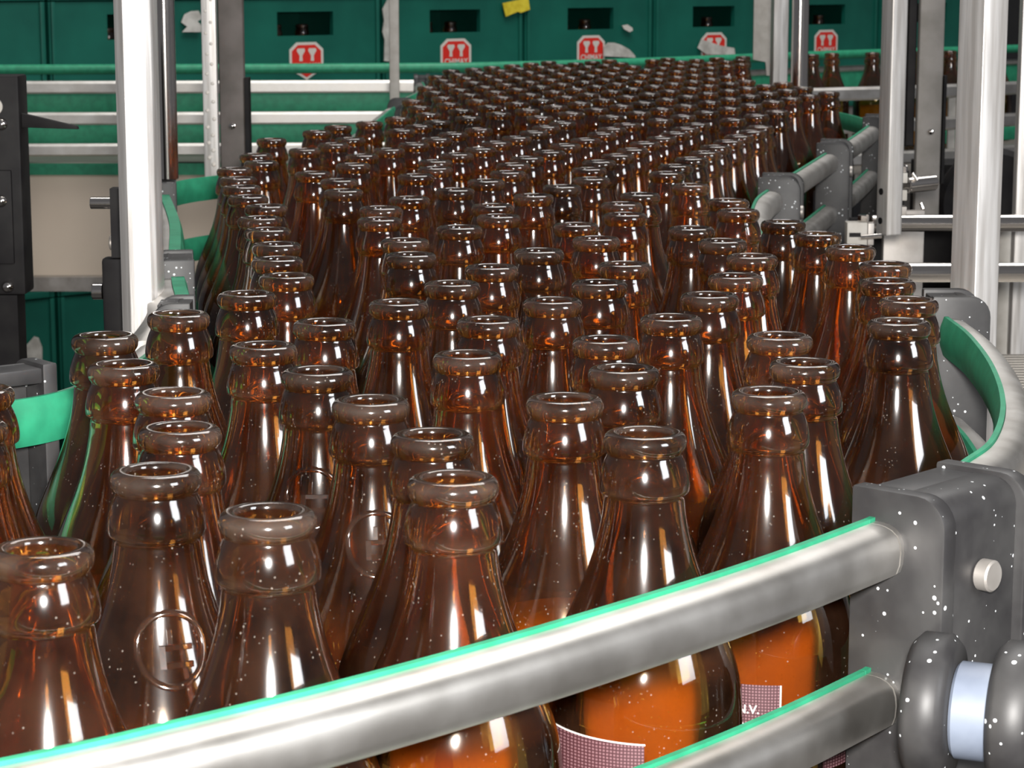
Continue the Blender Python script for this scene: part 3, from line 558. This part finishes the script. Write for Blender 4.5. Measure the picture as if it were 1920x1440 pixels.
# ---------------------------------------------------------------- bottles
PROF = [(8.7, .9), (9.2, .25), (10.2, 0), (11.4, .15), (12.5, .9), (13.15, 2.1), (13.3, 3.4), (13.05, 4.9), (12.4, 6.0), (11.95, 6.7), (12.05, 7.4), (12.75, 9.0), (13.45, 11), (14.05, 13.5), (14.4, 16),
        (14.4, 17.9), (14.1, 19.1), (13.1, 19.8), (12.6, 20.6), (12.9, 22.5), (13.2, 25.5), (13.8, 29), (14.7, 33.5), (16.0, 38.5), (17.7, 43.8), (19.8, 49.4), (22.2, 55), (24.7, 60.8), (27.2, 66.6), (29.3, 72.4),
        (30.9, 78.4), (31.8, 85), (32.2, 93), (32.2, 110), (32.2, 135), (32.2, 160), (31.9, 168), (30.6, 173.5), (28.0, 177), (25.5, 178), (24, 177.2), (15, 174.5), (.5, 173.5)]
INN = [(8.55, 1.8), (8.5, 6), (8.6, 12), (9.0, 20), (9.7, 26), (11.0, 32), (13.0, 38.5), (15.2, 45), (18.6, 54), (22.0, 62), (25.2, 70), (27.6, 78), (28.9, 86), (29.2, 94), (29.2, 130), (29.2, 160), (28.4, 167), (25, 171), (14, 170.5), (.5, 169.8)]
H = .178
def bottle_mesh(name, seg, refine):
    def fine(P, k):
        if k == 1: return [Vector((a, b, 0)) for a, b in P]
        return crom([(a, b, 0) for a, b in P], k)
    O = fine(PROF, refine); I = fine(INN, refine)
    V = []; F = []; sc = []
    loop = list(reversed(O)) + I                      # outer from base centre up to the lip, then the bore down
    for p in loop:
        r = p.x / 1000; z = H - p.y / 1000
        for k in range(seg):
            a = 2 * math.pi * k / seg; V.append((r * math.cos(a), r * math.sin(a), z))
    for i in range(len(loop) - 1):
        for k in range(seg): F.append((i * seg + k, i * seg + (k + 1) % seg, (i + 1) * seg + (k + 1) % seg, (i + 1) * seg + k))
    F.append(list(range(seg))); F.append(list(range((len(loop) - 1) * seg, len(loop) * seg)))
    me = newmesh(name, V, F, smooth=True, angle=60)
    at = me.attributes.new('scuff', 'FLOAT', 'POINT'); ab = me.attributes.new('body', 'FLOAT', 'POINT')
    for i, v in enumerate(me.vertices):
        d = (H - v.co.z) * 1000; r = math.hypot(v.co.x, v.co.y) * 1000; s_ = 0
        if d < 6 and r > 8.6: s_ = max(0, 1 - abs(d - 2.0) / 3.6) * .8 + .1
        elif 14 < d < 20.5 and r > 12.5: s_ = .22 * max(0, 1 - abs(d - 18.0) / 3)
        at.data[i].value = s_; q = min(1, max(0, (d - 62) / 14)); ab.data[i].value = (q * q * (3 - 2 * q)) if d < 172 else 0
    me.materials.append(M['glass'])
    return me
near_me = bottle_mesh('bottle_glass', 72, 2); mid_me = bottle_mesh('bottle_glass_mid', 40, 1); far_me = bottle_mesh('bottle_glass_far', 24, 1)
def surf_r(d_mm):
    for (r0, d0), (r1, d1) in zip(PROF, PROF[1:]):
        if d0 <= d_mm <= d1 and d1 > d0: return (r0 + (r1 - r0) * (d_mm - d0) / (d1 - d0)) / 1000
    return .0322
def on_glass(a, d_mm, lift=0):
    r = surf_r(d_mm) + lift; return Vector((r * math.sin(a), -r * math.cos(a), H - d_mm / 1000))
def medallion(o, a0, d0, name='embossed_medallion'):
    """raised ring with a blocky raised sign inside, moulded on the shoulder"""
    mb = MB(); R_ = 10.0; n = 48; k = 8; V = []; F = []
    def pt(u, v, lift):                                # u, v in mm around the centre
        d = d0 - v; return on_glass(a0 + u / 1000 / surf_r(d), d, lift)
    for i in range(n):
        t = 2 * math.pi * i / n
        for j in range(k):
            q = 2 * math.pi * j / k; rr = R_ + 1.0 * math.cos(q); V.append(pt(rr * math.cos(t), rr * math.sin(t), .0001 + .0008 * math.sin(q)))
    for i in range(n):
        for j in range(k): F.append((i * k + j, ((i + 1) % n) * k + j, ((i + 1) % n) * k + (j + 1) % k, i * k + (j + 1) % k))
    mb.add(V, F)
    for u0, u1, v0, v1 in ((-3.5, -1.8, -5, 1.2), (-3.5, 6, -5, -3.5), (-1.8, 6, -.2, 1.2), (-1, .4, 1.4, 5.5)):
        c = [(u0, v0), (u1, v0), (u1, v1), (u0, v1)]
        mb.add([pt(u, v, -.0002) for u, v in c] + [pt(u, v, .0008) for u, v in c], [(0, 1, 2, 3), (4, 5, 6, 7), (0, 1, 5, 4), (1, 2, 6, 5), (2, 3, 7, 6), (3, 0, 4, 7)])
    me = newmesh(name, mb.V, mb.F, smooth=True, angle=50)
    at = me.attributes.new('scuff', 'FLOAT', 'POINT')
    for d in at.data: d.value = .25
    c = link(name, me, 'glass', o); c['label'] = 'raised round moulded mark'; return c
# printed paper label: dark red crosshatch, white lines
m = mat('hatched_label', (.3, .1, .12), .6); b = m.node_tree.nodes['Principled BSDF']; tc = nd(m, 'ShaderNodeTexCoord')
fs = []
for ax in ('X', 'Z'):
    w2 = nd(m, 'ShaderNodeTexWave', wave_type='BANDS', bands_direction=ax, Scale=290.0, Distortion=.6, Detail=2.0); lk(m, tc.outputs['Object'], w2.inputs['Vector']); fs.append(w2.outputs['Fac'])
mi = nd(m, 'ShaderNodeMath', operation='MINIMUM'); lk(m, fs[0], mi.inputs[0]); lk(m, fs[1], mi.inputs[1])
r = ramp(m, mi.outputs[0], [(.12, (.04, .008, .012)), (.5, (.16, .08, .09))]); lk(m, r.outputs[0], b.inputs['Base Color'])
M['hatched'] = m
def patch(o, a0, a1, pts_fn, name, m_, lift=.0003, n=20):
    V = []; F = []
    if m_ == 'thin_paper':
        for i in range(n + 1):
            a_ = a0 + (a1 - a0) * i / n
            for k in range(7): V.append(on_glass(a_, 80 + 52 * k / 6, lift))
        F = [(i * 7 + k, i * 7 + k + 1, (i + 1) * 7 + k + 1, (i + 1) * 7 + k) for i in range(n) for k in range(6)]
        return link(name, newmesh(name, V, F, smooth=True), m_, o)
    for i in range(n + 1):
        a = a0 + (a1 - a0) * i / n; d0, d1 = pts_fn(i / n)
        V += [on_glass(a, d0, lift), on_glass(a, d1, lift), on_glass(a, d0, lift - .0002), on_glass(a, d1, lift - .0002)]
    for i in range(n):
        q = 4 * i; F += [(q, q + 1, q + 5, q + 4), (q + 2, q + 6, q + 7, q + 3), (q, q + 4, q + 6, q + 2), (q + 1, q + 3, q + 7, q + 5)]
    F += [(0, 2, 3, 1), (4 * n, 4 * n + 1, 4 * n + 3, 4 * n + 2)]
    return link(name, newmesh(name, V, F, smooth=True), m_, o)
def words_on(o, txt, a0, d0, size):
    cu = bpy.data.curves.new('word', 'FONT'); cu.body = txt; cu.size = size; cu.extrude = .00005; cu.offset = .00008
    to = bpy.data.objects.new('word_curve', cu); COL.objects.link(to)
    me = bpy.data.meshes.new_from_object(to.evaluated_get(bpy.context.evaluated_depsgraph_get())); bpy.data.objects.remove(to)
    for v in me.vertices:
        d = d0 - v.co.y * 1000; p = on_glass(a0 + v.co.x / .0322, d, .0006 + v.co.z); v.co = p
    return link('lettering', me, 'white', o)

SPECIAL = {
 0: 'scuffed brown bottle in the bottom corner, its bright reflection just above the front rail',
 1: 'brown bottle with the big round moulded mark showing on its shoulder',
 2: 'glossy dark bottle in the first row right beside the round moulded mark',
 3: 'dark collared bottle in front of two others, above the middle of the front rail',
 4: 'bottle with dusty yellowish rim peering over a dark collared bottle near the front rail',
 6: 'brown bottle behind the front row with an orange glint on its hidden moulded mark',
 7: 'orange brown bottle half behind the labelled front bottle',
 8: 'orange brown bottle over the front rail whose hatched label shows beneath it',
 9: 'pale rimmed bottle tucked behind two orange brown front bottles',
 28: 'wide lit bottle beside the large splashed bracket with red label below the rail',
 27: 'orange lit bottle just behind the one at the large splashed bracket',
 26: 'black looking bottle mouth behind two orange bottles near the bend',
 25: 'tall dark bottle standing nearest the green inside of the bend',
 24: 'bottle squeezed between a tall dark bottle and the bend, below the rounded bracket',
 53: 'bottle at the inner corner rising beside the vivid green rail',
 54: 'reddish bottle overlapping the one at the inner corner by the vivid green rail',
 55: 'dark bottle with shiny white rim at the foot of the bright white post',
 56: 'bottle mouth directly behind another at the left of the front rows',
 57: 'bottle mouth stacked in view just over the bottle with the big moulded mark',
 58: 'half cut off bottle at the picture edge, farther of the two beside the vivid rail',
 59: 'half cut off bottle at the picture edge, nearer of the two beside the vivid rail',
 5: 'clear greyish bottle with smoky dusty lip standing alone in the middle of the crowd',
 40: 'bluish dark bottle with two long white streaks down its neck',
}
SPECIAL[56] = 'bottle mouth half hidden behind a matching mouth above the moulded mark bottle'
EXTRA = [(.345, 3.99), (.395, 4.05), (.525, 4.15), (.568, 4.205), (.645, 4.24), (.745, 4.30), (.800, 4.33), (.93, 4.55)]
used = {}
def pct_label(x, y, z):
    px, py = view_pct(x, y, z); base = 'open brown glass bottle with its mouth %s percent across and %s percent down the view' % (num(round(px)), num(round(py)))
    return base
protos = {}
def put(x, y, me, label, group, rz):
    if me.name not in protos: o = bpy.data.objects.new('glass_bottle', me); protos[me.name] = o
    else: o = protos[me.name].copy()
    COL.objects.link(o); o.location = (x, y, BZ + .0003); o.rotation_euler = (0, 0, rz)
    return tag(o, label, 'bottle', group)
random.seed(3)
objs = []
for i, (x, y) in enumerate(BOT):
    me = near_me if y < 1.15 else mid_me if y < 2.0 else far_me
    if i in SPECIAL: l = SPECIAL[i]
    else: l = pct_label(x, y, BZ + H)
    g = 'bottles of the near crowd' if y < 1.15 else 'bottles of the middle crowd'
    if l in used: l = l.replace('open brown', 'small open brown')
    used[l] = 1
    objs.append(put(x, y, me, l, g, 0))
for x, y in [p for p in FAR if min(math.hypot(p[0] - q[0], p[1] - q[1]) for q in EXTRA) > .067]: put(x, y, far_me, 'tiny brown bottle among the dense farthest rows of the crowd', 'bottles of the farthest rows', 0)
EL = ['dark upright bottle right of the wide pale bar, on the far conveyor', 'dark bottle between the wide pale bar and the flat grey post', 'first of two touching bottles beside the round polished pole',
      'second of two touching bottles beside the round polished pole', 'lone dark bottle on the far conveyor between the pole and the two toned post', 'bottle glimpsed behind the two toned post on the far conveyor',
      'bottle in the slit beside the wide dull flat post on the far conveyor', 'dark bottle on the far conveyor beside the big square post']
for (x, y), l in zip(EXTRA, EL): put(x, y, mid_me, l.replace(' right of ', ' beside '), 'bottles on the far conveyor', 0)
medallion(objs[1], math.radians(18), 49); medallion(objs[6], math.radians(8), 46); medallion(objs[43], math.radians(-5), 44)
# labels on the bodies seen between the two front rails
a = math.radians
l8 = patch(objs[8], a(-62), a(-2), lambda t: (91 + 1.5 * t, 128), 'printed_label', 'hatched'); l8['label'] = 'dark red crosshatched label'
patch(objs[8], a(-62), a(-1.5), lambda t: (90.6 + 1.5 * t, 91.1 + 1.5 * t), 'label_edge', 'white', .0005)
patch(objs[8], a(-75), a(-30), lambda t: (97 + 30 * t, 129), 'label_corner', 'white', .0006)
l28 = patch(objs[28], a(-38), a(4), lambda t: (96, 128), 'printed_label', 'hatched'); l28['label'] = 'dark red crosshatched label'
patch(objs[28], a(3.6), a(4.6), lambda t: (96, 128), 'label_edge', 'white', .0005, 2)
words_on(l28, 'N.V.', a(-22), 106, .0042); words_on(l28, 'UR.', a(-22), 112, .0036); words_on(l28, 'may.c', a(-22), 122, .0044)
l28b = patch(objs[28], a(34), a(60), lambda t: (98, 128), 'printed_label', 'hatched'); l28b['label'] = 'edge of a second crosshatched label'
# paper labels on the far side of the bodies, glowing orange through the glass
for k, a0, a1 in ((8, 105, 255), (28, 95, 262), (3, 110, 250), (2, 120, 240), (0, 110, 240), (7, 100, 230), (27, 110, 260)):
    patch(objs[k], a(a0), a(a1), lambda t: (80, 132), 'back_label', 'thin_paper', .0004, 30)
# necks inside the crates
for i in range(-2, 4):
    for k, u in enumerate((.158, .226)):
        p = S0 + U * (PI_ * i + u) + Vector((-NRM.x, -NRM.y)) * .050
        o = put(p.x, p.y, far_me, '', None, 0); o.location.z = BZC + PZ * 3 + .0125
        o.scale = (1, 1, 1.22)
        tag(o, ('first' if k == 0 else 'second') + ' bottle neck showing in the grip hole of the ' + {-2: 'crate behind the bright post', -1: 'crate beside the dull flat post', 0: 'crate behind the thin pale post', 1: 'crate with crumpled paper', 2: 'crate with the paper tongue', 3: 'crate behind the two toned post'}[i], 'bottle', 'bottles standing in the crates')
